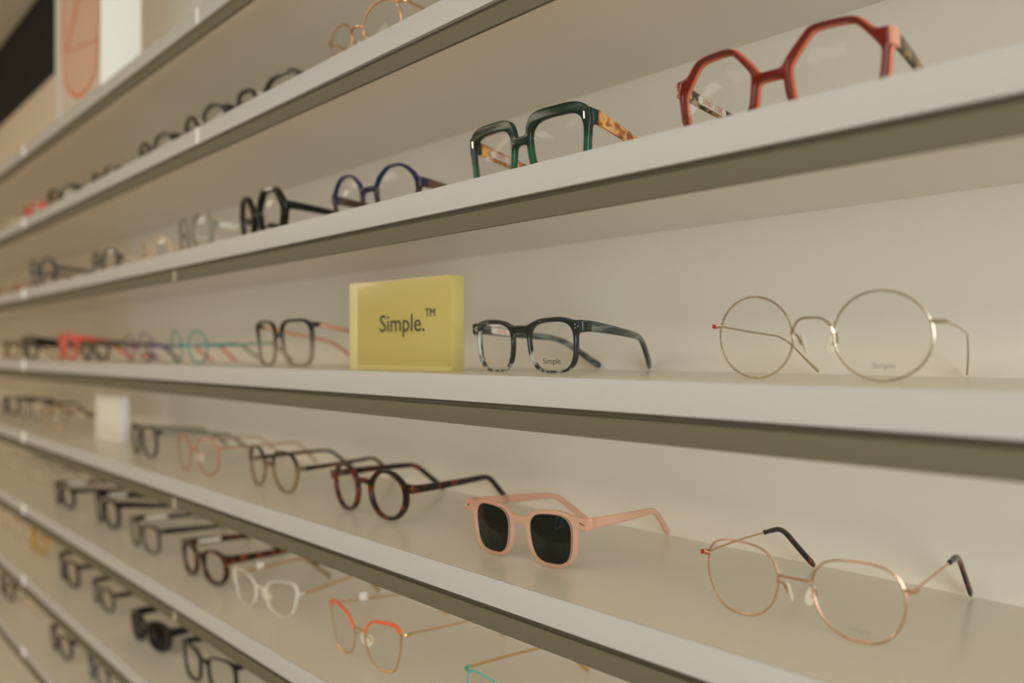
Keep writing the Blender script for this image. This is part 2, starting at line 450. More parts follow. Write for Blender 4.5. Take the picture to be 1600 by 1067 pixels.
    for s in (-1, 1):
        th0, th1, th2 = temple_h
        zb = bend_z
        half = th2 * 0.4
        zt = .0024 if metal else th2 * .5
        yy = [ye - .002 + (yb - .014 - ye + .002) * q / 13 for q in range(14)] + [yb - .014 + (yt - yb + .014) * (q / 22) for q in range(1, 23)]
        pts = []
        for y in yy:
            l1 = hz + (zb - hz) * max(0.0, (y - ye) / (yb - ye)); l2 = zb + (zt - zb) * (y - yb) / (yt - yb)
            kk = .007; hh = min(1, max(0, .5 + .5 * (l1 - l2) / kk))
            z_ = l1 * (1 - hh) + l2 * hh - kk * hh * (1 - hh)
            f_ = max(0.0, (y - ye) / (yt - ye))
            pts.append(Vector((s * (xh - inward[0 if s < 0 else 1] * f_ ** 2), y, z_ if y < yt - 1e-6 else zt)))
        m_ = len(pts); sz = []
        for i in range(m_):
            f = i / (m_ - 1)
            if metal:
                q = max(0, (f - .72) / .28)
                sz.append((wire * 1.7 * (1 + .3 * q), wire * (2.2 + (2.2 * q if not tip else 0))))
            else:
                if f < .5: h = th0 + (th1 - th0) * (f / .5) ** .8
                else: h = th1 + (th2 - th1) * ((f - .5) / .5)
                if f > .985: h *= .72
                sz.append((.0034 if f < .5 else .0034 - .0006 * (f - .5) * 2, h))
        bm = bmesh.new()
        sweep(bm, pts, sz, n=8 if metal else 12, sq=2.0 if metal else 3.2, side=(1, -0.05 * s, 0))
        te = link('temple', bm, temple or front, root, 40)
        if tip:
            k0 = int(m_ * sleeve); bm = bmesh.new()
            tp = pts[k0:]; q = len(tp)
            sweep(bm, tp, [((.0026, .0030) if i < 2 else (.0028, .0032 + .0014 * i / q)) if i < q - 1 else (.002, .0032) for i in range(q)], n=10, sq=2.6, side=(1, 0, 0))
            link('temple_tip', bm, tip, te, 40)
        if sticker and s == -1:
            body, cm = sticker
            p0, p1 = pts[2], pts[7]; d = (p1 - p0); off = Vector((.0021 if not metal else .0010, 0, 0))
            bm = bmesh.new(); hh = .0026
            ring = []
            Ln = d.length; ux = d.normalized(); uz = Vector((0, 0, 1))
            for k in range(24):
                a = 2 * math.pi * k / 24; cc, ss = math.cos(a), math.sin(a)
                ring.append((p0 + d / 2) + ux * ((Ln / 2 - hh) * (1 if cc > 0 else -1) + hh * cc) + uz * (hh * ss))
            rings_to_mesh(bm, [[p + off * .6 for p in ring], [p + off for p in ring]])
            st = link('price_sticker', bm, M_PAPER, te, 30)
            yaw = math.atan2(d.y, d.x)
            text('handwritten_price', body, .0052, cm, st, (p0 + p1) / 2 + off * 1.05, (R(90), math.asin(-d.z / Ln) * 1.0, yaw), 0.00002, sx=.85)
        if tag_ and s == -1:
            p0 = pts[5]
            bm = bmesh.new(); box(bm, p0.x - .0012, p0.x + .0016, p0.y - .004, p0.y + .004, p0.z - .001, p0.z + .007, bev=.0006)
            link('paper_tag', bm, M_PAPER, te, 30)
    # rivets
    if rivet:
        for s in (-1, 1):
            bm = bmesh.new()
            for (dx, dz) in rivet[1]:
                c = deform(Vector((s * (W / 2 - .0052 + dx), -depth / 2 - .0001, hz + dz)))
                sweep(bm, [c, c + Vector((0, .0006, 0))], (.0014, .0014), n=10, side=(1, 0, 0))
            link('rivets', bm, rivet[0], root, 40)
    # nose pads
    if metal or pads:
        for s in (-1, 1):
            xi = cx - A / 2
            zc2 = zc - B * .08
            pc = Vector((s * (bridge / 2 - .0035), .0065, zc2))
            bm = bmesh.new()
            bmesh.ops.create_uvsphere(bm, u_segments=14, v_segments=10, radius=1)
            Mx = Matrix.Translation(pc) @ Matrix.Rotation(R(-32 * s), 4, 'Z') @ Matrix.Rotation(R(14 * s), 4, 'Y') @ Matrix.Diagonal((.0011, .0036, .0062, 1))
            bmesh.ops.transform(bm, matrix=Mx, verts=bm.verts)
            pd = link('nose_pad', bm, M_PAD, root, 60)
            bm = bmesh.new()
            sweep(bm, bez([(s * (xi + .0012), .0, zc2 + .006), (s * (xi - .0005), .0045, zc2 + .0045), (s * (xi - .001), .0075, zc2 + .001), (pc.x + s * .0012, pc.y, pc.z)], 5), (.0013, .0013), n=6, side=(0, 0, 1))
            bmesh.ops.create_uvsphere(bm, u_segments=8, v_segments=6, radius=.0012, matrix=Matrix.Translation(pc + Vector((s * .001, 0, 0))))
            link('pad_arm', bm, front if metal else M_GOLD, pd, 60)
    if brow_cap:                                     # coloured strip along the upper half of each rim
        for s in (-1, 1):
            idx = [i for i in range(n)]
            top = []
            for i in idx:
                a, b = out[i - 1], out[(i + 1) % n]; t = (b - a).normalized()
                if -t.x > .25 and out[i].y > 0: top.append(i)
            # order contiguous
            start = [i for i in top if (i - 1) % n not in top][0]
            seq = []; i = start
            while i in top: seq.append(i); i = (i + 1) % n
            P = [Vector((s * (cx + out[i].x), -.0006, zc + out[i].y + .0006)) for i in seq]; q = len(P)
            bm = bmesh.new()
            # first points are outer (x large) going inwards
            sweep(bm, [deform(p) for p in P], [(.0026, .0042 - .0026 * (k / (q - 1))) for k in range(q)], n=8, sq=2.6, side=(0, 1, 0))
            link('brow_strip', bm, brow_cap, root, 40)
    if insert:                                       # enamel plug on the end of the front (red tip)
        for s in (-1,):
            bm = bmesh.new(); c = deform(Vector((s * (W / 2 - .0004), .0018, hz)))
            box(bm, c.x - .0022, c.x + .0014, c.y - .0012, c.y + .0008, c.z - .0013, c.z + .0013, bev=.0004)
            link('end_plug', bm, insert, root, 40)
    return root, W

# ------------------------------------------------------------------ setting
TOP = dict(enumerate([-.802, -.523, -.246, .0325, .313, .593, .872, 1.151, 1.430]))      # slope of each shelf's upper front edge
def ztop(i): return HC - TOP[i] * KZ
TH = 0.0185
XL, XR = -5.6, 0.75
zwall = 2.226
def struct(name, mat, dims, bev=0.0):
    o = bxo(name, mat, dims, None, bev); o['kind'] = 'structure'; return o
seam = -1.744
struct('wall_back', M_WALL, (seam + .0012, 2.6, 0, .02, 0, zwall))
struct('wall_back.001', M_WALL2, (-6.0, seam - .0012, 0, .02, 0, zwall))
M_DARK = plain('near_black_panel', (0.007, 0.006, 0.0035), 0.9, vary=0.1)
struct('wall_back.002', M_DARK, (-6.0, 2.6, .021, .06, 0, 2.56))
M_ROOM = plain('warm_plaster', (0.62, 0.53, 0.40), 0.8, bump=0.05, vary=0.05)
M_ROOM2 = plain('taupe_plaster', (0.27, 0.23, 0.18), 0.8, bump=0.05, vary=0.05)
M_CEIL = plain('ceiling_paint', (0.86, 0.82, 0.66), 0.8, bump=0.05, vary=0.04)
m_floor, nt, b = new_mat('oak_floor')
tc = nt.nodes.new('ShaderNodeTexCoord'); br = nt.nodes.new('ShaderNodeTexBrick'); mp = nt.nodes.new('ShaderNodeMapping')
br.inputs['Color1'].default_value = (.36, .24, .13, 1); br.inputs['Color2'].default_value = (.30, .19, .10, 1); br.inputs['Mortar'].default_value = (.08, .05, .03, 1)
br.inputs['Scale'].default_value = 1.0; br.inputs['Brick Width'].default_value = 1.6; br.inputs['Row Height'].default_value = .16; br.inputs['Mortar Size'].default_value = .003
nt.links.new(tc.outputs['Object'], mp.inputs[0]); nt.links.new(mp.outputs[0], br.inputs['Vector']); nt.links.new(br.outputs['Color'], b.inputs['Base Color'])
b.inputs['Roughness'].default_value = 0.45
struct('floor', m_floor, (-6.0, 2.7, -4.1, .06, -.05, 0))
struct('ceiling', M_CEIL, (-6.0, 2.7, -4.1, .06, 2.525, 2.60))
struct('wall_left', M_ROOM, (-6.1, -6.0, -4.1, .06, 0, 2.525))
# right wall with the shop window opening
for k, dm in enumerate([(2.6, 2.7, -.9, .06, 0, 2.525), (2.6, 2.7, -4.1, -3.1, 0, 2.525), (2.6, 2.7, -3.1, -.9, 0, .45), (2.6, 2.7, -3.1, -.9, 2.42, 2.525)]):
    struct('wall_right' + ('.%03d' % k if k else ''), M_ROOM2, dm)
for k, dm in enumerate([(-6.0, -1.55, -4.1, -4.0, 0, 2.525), (-.35, 2.6, -4.1, -4.0, 0, 2.525), (-1.55, -.35, -4.1, -4.0, 0, .65), (-1.55, -.35, -4.1, -4.0, 2.35, 2.525)]):
    struct('wall_front' + ('.%03d' % k if k else ''), M_ROOM2, dm)
M_WFRAME = plain('window_frame_white', (.7, .68, .62), .4)
def window(name, ax, pos, a0, a1, z0, z1):
    bm = bmesh.new(); t = .05
    def bb(p0, p1, q0, q1):
        if ax == 'x': box(bm, pos - .02, pos + .02, p0, p1, q0, q1)
        else: box(bm, p0, p1, pos - .02, pos + .02, q0, q1)
    bb(a0, a0 + t, z0, z1); bb(a1 - t, a1, z0, z1); bb(a0, a1, z0, z0 + t); bb(a0, a1, z1 - t, z1); bb((a0 + a1) / 2 - t / 2, (a0 + a1) / 2 + t / 2, z0, z1)
    o = link(name, bm, M_WFRAME, None, 30); o['kind'] = 'structure'
window('window_1', 'x', 2.65, -3.1, -.9, .45, 2.42)
window('window_2', 'y', -4.05, -1.55, -.35, .65, 2.35)

# ------------------------------------------------------------------ shelves
shelf_names = ['white shelf at the very top that carries the tall advertising panel', 'white shelf just below the top one, gold wire glasses at its right end',
               'white shelf carrying the big red octagonal glasses', 'white shelf carrying the yellow Simple sign, at eye level',
               'white shelf carrying the pink sunglasses', 'white shelf under the pink sunglasses shelf, orange browed glasses on it',
               'white shelf carrying the all-black sunglasses near the lower left corner', 'second lowest white shelf, crossing the lower left corner',
               'lowest white shelf in sight, its dark edge strip in the bottom left corner']
for i in range(0, 9):
    z = ztop(i)
    root = empty('display_shelf', (0, yF, z))
    tag(root, shelf_names[i], 'shelf', 'white display shelves on the wall')
    D = -yF
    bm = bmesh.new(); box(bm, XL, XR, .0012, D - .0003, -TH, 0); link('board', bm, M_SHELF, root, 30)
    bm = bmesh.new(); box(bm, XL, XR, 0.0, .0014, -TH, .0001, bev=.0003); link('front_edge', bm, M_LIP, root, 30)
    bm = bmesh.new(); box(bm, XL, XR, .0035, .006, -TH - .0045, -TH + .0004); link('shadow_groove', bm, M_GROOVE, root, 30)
    bm = bmesh.new(); box(bm, XL, XR, .0006, .0036, -TH - .0165, -TH - .0040, bev=.0004); box(bm, XL, XR, .0036, .006, -TH - .006, -TH - .0042)
    link('edge_channel', bm, M_BAND, root, 30)
    for tj, wd in ((1.741, .016), (2.585, .016)):
        bm = bmesh.new(); box(bm, -tj - wd / 2, -tj + wd / 2, -.0022, .0002, -TH - .0005, .0012, bev=.0008); link('joint_clip', bm, M_CLIP, root, 30)
    if i < 2:
        bm = bmesh.new(); box(bm, -.903 - .003, -.903 + .003, -.0006, .0002, -TH, .0002); link('joint_clip', bm, M_CLIP, root, 30)
    if i in (2, 4, 5, 6):
        bm = bmesh.new(); box(bm, -.973 - .004, -.973 + .004, -.0002, .0012, -TH - .0165, -TH - .004); link('channel_joint', bm, plain('olive_joint', (.42, .38, .28), .4), root, 30)

# ------------------------------------------------------------------ signs
def solve(uL, uR, dc, W, rot=None):
    """centre distance along the wall, and the turn, that put a frame of width W between pixel columns uL and uR"""
    def tc_for(de):
        lo, hi = -0.2, 6.0
        for _ in range(50):
            m = (lo + hi) / 2
            # left end
            lx, ly = -W / 2, .006
            t = m - (lx * math.cos(de) - ly * math.sin(de)); d = dc + lx * math.sin(de) + ly * math.cos(de)
            if u_of(t, d) > uL: lo = m
            else: hi = m
        return (lo + hi) / 2
    def right(de):
        m = tc_for(de); lx, ly = W / 2, .006
        return u_of(m - (lx * math.cos(de) - ly * math.sin(de)), dc + lx * math.sin(de) + ly * math.cos(de))
    if rot is not None:
        # keep the turn, centre the frame between both columns
        best = None
        de = R(rot); t0 = tc_for(de); r0 = right(de); um = (uL + uR) / 2
        lo, hi = t0 - .2, t0 + .2
        def mid(tc_):
            us = []
            for lx in (-W / 2, W / 2):
                ly = .006
                us.append(u_of(tc_ - (lx * math.cos(de) - ly * math.sin(de)), dc + lx * math.sin(de) + ly * math.cos(de)))
            return (us[0] + us[1]) / 2
        for _ in range(50):
            m = (lo + hi) / 2
            if mid(m) > um: lo = m
            else: hi = m
        return (lo + hi) / 2, de
    a, bb = R(-12), R(20)
    for _ in range(40):
        m = (a + bb) / 2
        if right(m) < uR: a = m
        else: bb = m
    return tc_for(m), m

# yellow acrylic sign
M_YEL = acetate('yellow_acrylic', (0.50, 0.415, 0.13), clear=0.0, rough=0.25)
M_YEDGE = plain('refraction_yellow', (0.64, 0.56, 0.26), 0.3)
tL, tR_ = t_of(546, 1.085 * DF), t_of(706, 1.12 * DF)
pL = Vector((-tL, 1.085 * DF - DW, 0)); pR = Vector((-tR_, 1.12 * DF - DW, 0))
dv = pR - pL; ws = dv.length; ang = math.atan2(dv.y, dv.x)
z3 = ztop(3)
root = empty('brand_sign', ((pL + pR) / 2).xy.to_3d() + Vector((0, 0, z3)), ang)
tag(root, 'yellow acrylic block sign reading Simple standing on the eye level shelf', 'sign')
hs = .0775
def sx_of(u):                                        # position along the sign's face of pixel column u
    best = min((abs(u_of(-(pL.x + dv.x * f / 400), pL.y + dv.y * f / 400 + DW) - u), f) for f in range(401))
    return (best[1] / 400 - .5) * ws
bm = bmesh.new(); box(bm, -ws / 2 + .0115, ws / 2, 0, .014, 0, hs, bev=.0006); link('block', bm, M_YEL, root, 30)
bm = bmesh.new(); box(bm, -ws / 2, -ws / 2 + .0115, 0, .014, 0, hs, bev=.0006); link('refraction_strip', bm, M_YEDGE, root, 30)  # refraction at the block's left edge, painted as a paler strip
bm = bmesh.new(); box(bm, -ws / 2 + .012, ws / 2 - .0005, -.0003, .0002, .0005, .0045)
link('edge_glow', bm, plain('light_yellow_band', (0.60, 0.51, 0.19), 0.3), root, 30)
tx = text('lettering', 'Simple.', .0210, M_BLACK_INK, root, (sx_of(628), -.0004, .0395), (R(90), 0, 0), .0001, sx=.98)
tm = text('trademark_letters', 'TM', .0095, M_BLACK_INK, root, (sx_of(672.5), -.0004, .0478), (R(90), 0, 0), .0001, sx=.95)

# white acrylic block on shelf 4
z4 = ztop(4)
d4 = 1.20 * DF
tl, tr = t_of(152, d4), t_of(187, d4)
root = empty('display_block', (-(tl + tr) / 2, d4 - DW, z4), R(3))
tag(root, 'small frosted white acrylic block left of the dark grey glasses on the pink sunglasses shelf', 'display block')
M_FROST = acetate('frosted_acrylic', (0.88, 0.86, 0.79), clear=0.30, rough=0.2)
hw = (tl - tr) / 2
bm = bmesh.new(); box(bm, -hw, hw, 0, .012, 0, .078, bev=.001); link('block', bm, M_FROST, root, 30)
bm = bmesh.new(); box(bm, -hw + .018, hw - .001, -.0006, .0005, .003, .027); link('label_card', bm, M_PAPER, root, 30)

# tall advertising panel on the top shelf
dp = 1.005 * DF
def pp(u, v, off=0.0):
    q = pt(u, v, dp); q.y -= off; return q
z0 = ztop(0)
xa, xb = pp(86, 100).x, pp(158, 60).x
root = empty('advertising_panel', ((xa + xb) / 2, dp - DW, z0))
tag(root, 'tall white panel with a coral lens drawing standing on the top shelf', 'advertising panel')
o = root.location
hw = (xb - xa) / 2
bm = bmesh.new(); box(bm, -hw, hw, 0, .056, 0.0, .42, bev=.001); link('board', bm, plain('panel_white', (0.80, 0.80, 0.74), .35), root, 30)
x1 = pp(98, 100).x - o.x; x2 = pp(158, 60).x - o.x
bm = bmesh.new(); box(bm, x1, x2 - .001, -.0008, .0002, .002, .419); link('printed_sheet', bm, plain('sheet_cream', (0.66, 0.58, 0.47), .5), root, 30)
# coral lens drawing: filled shape with outline and two inner lines
def panel_xy(u, v): q = pp(u, v); return (q.x - o.x, q.z - o.z)
edge = [(156, -40), (156, 30), (154.5, 75), (151, 108), (144, 128), (135, 142), (124, 150), (114, 147), (106, 135), (101, 112), (99.5, 80), (99, 30), (99, -40)]
P = [Vector((x, -.0012, z)) for x, z in [panel_xy(u, v) for u, v in edge]]
P = bez(P, 5)
bm = bmesh.new(); vs = [bm.verts.new(p) for p in P]; bm.faces.new(vs)
r = bmesh.ops.extrude_face_region(bm, geom=list(bm.faces)); 
for v in r['geom']:
    if isinstance(v, bmesh.types.BMVert): v.co.y += .0005
link('lens_drawing', bm, plain('salmon_print', (0.70, 0.46, 0.32), .5), root, None)
M_CORAL = plain('coral_print', (0.80, 0.20, 0.07), .5)
bm = bmesh.new()
sweep(bm, [p + Vector((0, -.0003, 0)) for p in P], (.0004, .0065), n=6, side=(0, 1, 0))
sweep(bm, [Vector((x, -.0016, z)) for x, z in [panel_xy(131, -30), panel_xy(116, 32), panel_xy(105, 82)]], (.0004, .009), n=6, side=(0, 1, 0))
link('coral_lines', bm, M_CORAL, root, 30)
bm = bmesh.new(); sweep(bm, [Vector((x, -.0016, z)) for x, z in [panel_xy(105, 82), panel_xy(128, 72), panel_xy(154, 62)]], (.0003, .004), n=6, side=(0, 1, 0))
link('thin_coral_line', bm, plain('coral_pale', (0.70, 0.30, 0.17), .5), root, 30)

# ------------------------------------------------------------------ frame materials
BLACK = acetate('black_acetate', (0.003, 0.003, 0.0025), coat=.05)
DKGREY = acetate('dark_grey_acetate', (0.014, 0.012, 0.010), coat=.05)
TORT = acetate('tortoise_acetate', (0.010, 0.005, 0.003), (0.26, 0.062, 0.012), 'n', scale=140, th=.585, soft=.06, coat=.08)
TORT_DARK = acetate('dark_tortoise_acetate', (0.009, 0.005, 0.004), (0.12, 0.024, 0.008), 'n', scale=100, th=.56, soft=.07, coat=.08)
TORT_AMBER = acetate('amber_tortoise_acetate', (0.36, 0.095, 0.018), (0.78, 0.42, 0.14), 'n', scale=150, th=.50, soft=.10)
TORT_OLIVE = acetate('olive_tortoise_acetate', (0.035, 0.028, 0.012), (0.34, 0.20, 0.06), 'n', scale=120, th=.52, soft=.07)
GREYHORN = acetate('grey_horn_acetate', (0.030, 0.038, 0.033), (0.24, 0.26, 0.22), 'n', scale=80, stretch=(1.5, .22, 2.2), th=.56, soft=.16)
GREYHORN_F = acetate('grey_horn_front', (0.42, 0.45, 0.39), (0.016, 0.021, 0.019), zc=.032, zs=.020)
def horn_front():
    # dark streaks that thin out towards the lower rim
    if 'grey_horn_streaked' in MATS: return MATS['grey_horn_streaked']
    m, nt, b = new_mat('grey_horn_streaked'); N = nt.nodes; L = nt.links
    tc = N.new('ShaderNodeTexCoord'); mp = N.new('ShaderNodeMapping'); mp.inputs['Scale'].default_value = (1.6, 1.6, .45)
    nz = N.new('ShaderNodeTexNoise'); nz.inputs['Scale'].default_value = 95; nz.inputs['Detail'].default_value = 2
    sp = N.new('ShaderNodeSeparateXYZ'); mr = N.new('ShaderNodeMapRange')
    L.new(tc.outputs['Object'], mp.inputs[0]); L.new(mp.outputs[0], nz.inputs['Vector']); L.new(tc.outputs['Object'], sp.inputs[0])
    mr.inputs['From Min'].default_value = .005; mr.inputs['From Max'].default_value = .042; mr.inputs['To Min'].default_value = .0; mr.inputs['To Max'].default_value = -.24
    L.new(sp.outputs['Z'], mr.inputs['Value'])
    ad = N.new('ShaderNodeMath'); ad.operation = 'ADD'; L.new(nz.outputs['Fac'], ad.inputs[0]); L.new(mr.outputs[0], ad.inputs[1])
    r2 = N.new('ShaderNodeMapRange'); r2.interpolation_type = 'SMOOTHSTEP'; r2.inputs['From Min'].default_value = .46; r2.inputs['From Max'].default_value = .62
    L.new(ad.outputs[0], r2.inputs['Value'])
    mx = N.new('ShaderNodeMix'); mx.data_type = 'RGBA'; mx.inputs[6].default_value = (.014, .020, .018, 1); mx.inputs[7].default_value = (.46, .48, .42, 1)
    L.new(r2.outputs[0], mx.inputs[0]); L.new(mx.outputs[2], b.inputs['Base Color'])
    b.inputs['Roughness'].default_value = .12; b.inputs['Coat Weight'].default_value = .3
    MATS['grey_horn_streaked'] = m; return m
RED = acetate('deep_red_acetate', (0.125, 0.005, 0.002), (0.14, 0.007, 0.003), rough=.12, coat=.1)
REDBACK = acetate('salmon_back_layer', (0.62, 0.17, 0.09), rough=.1)
REDPINK = acetate('pale_red_crystal', (0.90, 0.42, 0.28), clear=0.35, rough=.06)
GREEN = acetate('green_acetate', (0.012, 0.085, 0.040), (0.006, 0.022, 0.014), zc=.030, zs=.004, rough=.2, coat=.04)
NAVY = acetate('navy_over_brown_acetate', (0.040, 0.020, 0.012), (0.008, 0.013, 0.060), zc=.031, zs=.006)
BROWNH = acetate('brown_horn', (0.05, 0.028, 0.015), (0.16, 0.09, 0.045), 'n', scale=60, stretch=(1, .2, 1), soft=.15)
PINK = acetate('pink_crystal_acetate', (0.86, 0.57, 0.43), clear=0.72, rough=.04, coat=.5)
PINKT = acetate('pink_crystal_temple', (0.84, 0.54, 0.40), clear=0.66, rough=.04, coat=.5)
CLEAR = acetate('clear_crystal', (0.86, 0.83, 0.74), clear=0.55, rough=.08)
CLEARWARM = acetate('warm_clear_crystal', (0.80, 0.66, 0.48), clear=0.55)
GREYCL = acetate('smoke_crystal', (0.30, 0.27, 0.21), clear=0.25)
BLK2CLR = acetate('black_to_beige_acetate', (0.42, 0.31, 0.22), (0.010, 0.008, 0.007), zc=.024, zs=.014, clear=(0.3, 0.0))
ORTEMP = acetate('peach_temple', (0.80, 0.45, 0.28), clear=0.35)
TEAL = acetate('teal_enamel', (0.02, 0.30, 0.24), rough=.25)
TEALF = acetate('teal_over_brown', (0.10, 0.28, 0.22), (0.02, 0.26, 0.21), pattern='n', scale=60, rough=.25)
PURPLE = acetate('mauve_enamel', (0.20, 0.12, 0.14), (0.10, 0.06, 0.14), pattern='n', scale=60, rough=.3)
INDIGO = acetate('indigo_enamel', (0.05, 0.03, 0.20), rough=.3)
CORAL = acetate('coral_acetate', (0.75, 0.10, 0.06), rough=.2)
ORANGE = acetate('orange_enamel', (0.78, 0.12, 0.03), rough=.2)
TERRA = acetate('terracotta_crystal', (0.40, 0.13, 0.06), (0.48, 0.18, 0.09), clear=0.15)
HALFT = acetate('black_over_tortoise', (0.24, 0.16, 0.08), (0.012, 0.010, 0.008), zc=.030, zs=.012)
BLUEGREY = acetate('blue_grey_acetate', (0.06, 0.07, 0.08), (0.03, 0.04, 0.055), zc=.02, zs=.01)
OLIVEG = acetate('olive_grey_acetate', (0.060, 0.052, 0.034))
TURQ = acetate('turquoise_enamel', (0.10, 0.45, 0.38), rough=.2)
YELLOWC = acetate('yellow_crystal', (0.60, 0.36, 0.03), clear=0.3)
REDENAMEL = acetate('red_enamel', (0.42, 0.02, 0.012), rough=.2)
LENS_WARM = M_DEMO

RV3 = [(0, 0), (-.0022, .0012), (-.0022, -.0012)]
# (shelf, left px, right px, distance/DF of front, turn or None, name, label, parameters)
G = []
def g(*a, **k): G.append((a, k))
# ---- shelf 1
g(1, 514, 632, 1.10, None, 'eyeglasses', 'thin gold wire eyeglasses high on the shelf below the top one', top=(600, 3), shape='panto', A=.050, B=.044, metal=True, front=M_ROSE, wire=.0010, tip=TORT)
g(1, 369, 470, 1.15, None, 'eyeglasses', 'black eyeglasses with red hinge spot, next left of the gold wire ones', top=(455, 103), shape='cat', A=.052, B=.040, front=DKGREY, temple=TORT_DARK, rim=.0050)
g(1, 289, 355, 1.20, None, 'eyeglasses', 'black rounded eyeglasses beside the shelf joint, third from right on the second shelf', top=(335, 163), shape='panto', A=.048, B=.041, front=DKGREY, rim=.0050)
g(1, 218, 274, 1.20, None, 'eyeglasses', 'black eyeglasses, fourth from right on the second shelf from top', top=(255, 208), shape='panto', A=.048, B=.040, front=DKGREY, rim=.0048)
g(1, 145, 188, 1.20, None, 'eyeglasses', 'small brown blurred eyeglasses half hidden by the lip of the second shelf', top=(178, 256), shape='round', A=.044, B=.034, front=OLIVEG)
g(1, 75, 125, 1.12, None, 'eyeglasses', 'chunky black eyeglasses with yellow brown temples on the second shelf, far left', top=(115, 281), shape='square', A=.046, B=.042, front=BLACK, temple=TORT_AMBER, rim=.0068, temple_h=(.012, .006, .006))
g(1, 38, 66, 1.15, None, 'eyeglasses', 'red blurred eyeglasses beside the white joint clip of the second shelf', top=(55, 316), shape='panto', A=.042, B=.034, front=CORAL)
g(1, 4, 30, 1.15, None, 'eyeglasses', 'pale brown blurred eyeglasses at the far left of the second shelf', top=(25, 337), shape='panto', A=.044, B=.036, front=CLEARWARM)
# ---- shelf 2
g(2, 1059, 1398, 1.085, 3, 'eyeglasses', 'big red octagonal eyeglasses with tortoise temples at upper right', top=(1345, 15), corner=REDPINK, laminate=REDBACK, rivet=None, shape='octagon', A=.0515, B=.0465, bridge=.0215, rim=.0036, depth=.0048, front=RED, temple=TORT_OLIVE,
  zh=.50, bridge_z=.18, bridge_w=.0048, temple_h=(.0090, .0048, .0058), sticker=('10967  175€', M_RED_INK), bridge_h=.001, insert=None)
g(2, 738, 928, 1.10, 2, 'eyeglasses', 'dark green square eyeglasses with amber tortoise temples and a handwritten price', top=(890, 162), shape='bigsq', A=.0500, B=.0445, bridge=.0185, rim=.0038, brow=.0030, depth=.0048, front=GREEN, temple=TORT_AMBER,
  zh=.80, bridge_z=.42, bridge_w=.0060, temple_h=(.0105, .0078, .0065), sticker=('10825  17', M_RED_INK), rivet=(M_STEEL, [(0, 0), (0, .0013), (0, .0026), (0, -.0013)]), bridge_h=.001)
g(2, 519, 660, 1.12, None, 'eyeglasses', 'round eyeglasses, navy blue above and brown below, left of the green square pair', top=(620, 253), shape='polyround', A=.047, B=.045, bridge=.021, rim=.0034, front=NAVY, temple=BROWNH, zh=.25, bridge_z=.15)
g(2, 376, 448, 1.10, None, 'eyeglasses', 'thick black hexagonal eyeglasses with one long temple pointing right', top=(425, 294), shape='hexagon', A=.048, B=.046, bridge=.018, rim=.0062, depth=.0062, front=BLACK, zh=.25, bridge_z=.0, pads=True)
g(2, 281, 333, 1.12, None, 'eyeglasses', 'grey brown rounded eyeglasses left of the black hexagonal pair', top=(315, 331), shape='panto', A=.046, B=.046, bridge=.018, rim=.0045, front=GREYCL, temple=CLEAR, zh=.35, bridge_z=.0)
g(2, 221, 268, 1.12, None, 'eyeglasses', 'clear crystal eyeglasses almost lost against the wall, third shelf from top', top=(255, 368), shape='panto', A=.046, B=.042, rim=.004, front=CLEARWARM, zh=.3)
g(2, 146, 187, 1.13, None, 'eyeglasses', 'brown grey rounded eyeglasses left of the crystal pair, third shelf from top', top=(170, 388), shape='panto', A=.044, B=.042, rim=.0045, front=OLIVEG, temple=CLEARWARM, zh=.4)
g(2, 48, 88, 1.13, None, 'eyeglasses', 'blue grey blurred eyeglasses with a long temple beside a joint clip', top=(72, 402), shape='panto', A=.046, B=.046, rim=.0050, front=BLUEGREY, temple=OLIVEG, zh=.3)
g(2, 22, 55, 1.22, None, 'eyeglasses', 'orange brown blurred eyeglasses behind the blue grey pair', shape='panto', A=.046, B=.036, rim=.004, front=TERRA)
g(2, -8, 18, 1.22, None, 'eyeglasses', 'orange blurred eyeglasses cut by the left edge of the photo', shape='panto', A=.046, B=.034, rim=.004, front=TERRA)
# ---- shelf 3
g(3, 1116, 1474, 1.19, 3, 'eyeglasses', 'large round thin champagne wire eyeglasses at right on the eye level shelf', shape='round', A=.0495, B=.0474, bridge=.0235, metal=True, front=M_SILVER, temple=M_SILVER, wire=.00062,
  zh=.30, bridge_z=.08, bridge_h=.0085, insert=REDENAMEL, print_=('Simple.', .0042, M_FAINT_INK, -.66), bend_z=.026)
g(3, 742, 918, 1.17, 2, 'eyeglasses', 'grey streaked acetate eyeglasses printed Simple on one lens, right of the yellow sign', W=.1330, fillet=.0045, inward=(.032, .030), shape='square', A=.0445, B=.0355, bridge=.0195, rim=.0022, brow=.0012, depth=.0044, front=horn_front(), temple=GREYHORN,
  zh=.80, bridge_z=.66, bridge_w=.0058, temple_h=(.0080, .0046, .0062), rivet=(M_STEEL, RV3), sticker=('10896  8', M_PINK_INK), print_=('Simple.', .0062, M_BLACK_INK, -.62), pads=False, bridge_h=.0012, bend_z=.0275)
g(3, 401, 492, 1.15, None, 'eyeglasses', 'square eyeglasses fading from black to beige with peach temples, left of the sign', shape='bigsq', A=.050, B=.045, bridge=.016, rim=.0030, brow=.0006, front=BLK2CLR, temple=ORTEMP, zh=.85, bridge_z=.25, bridge_w=.005, temple_h=(.0050, .0036, .0044))
g(3, 267, 328, 1.14, None, 'eyeglasses', 'round teal metal eyeglasses with a long teal temple on the eye level shelf', shape='round', A=.044, B=.042, bridge=.021, metal=True, wire=.0014, front=TEALF, temple=TEAL, tip=GREYCL, zh=.05, bridge_z=.1, bridge_h=.001)
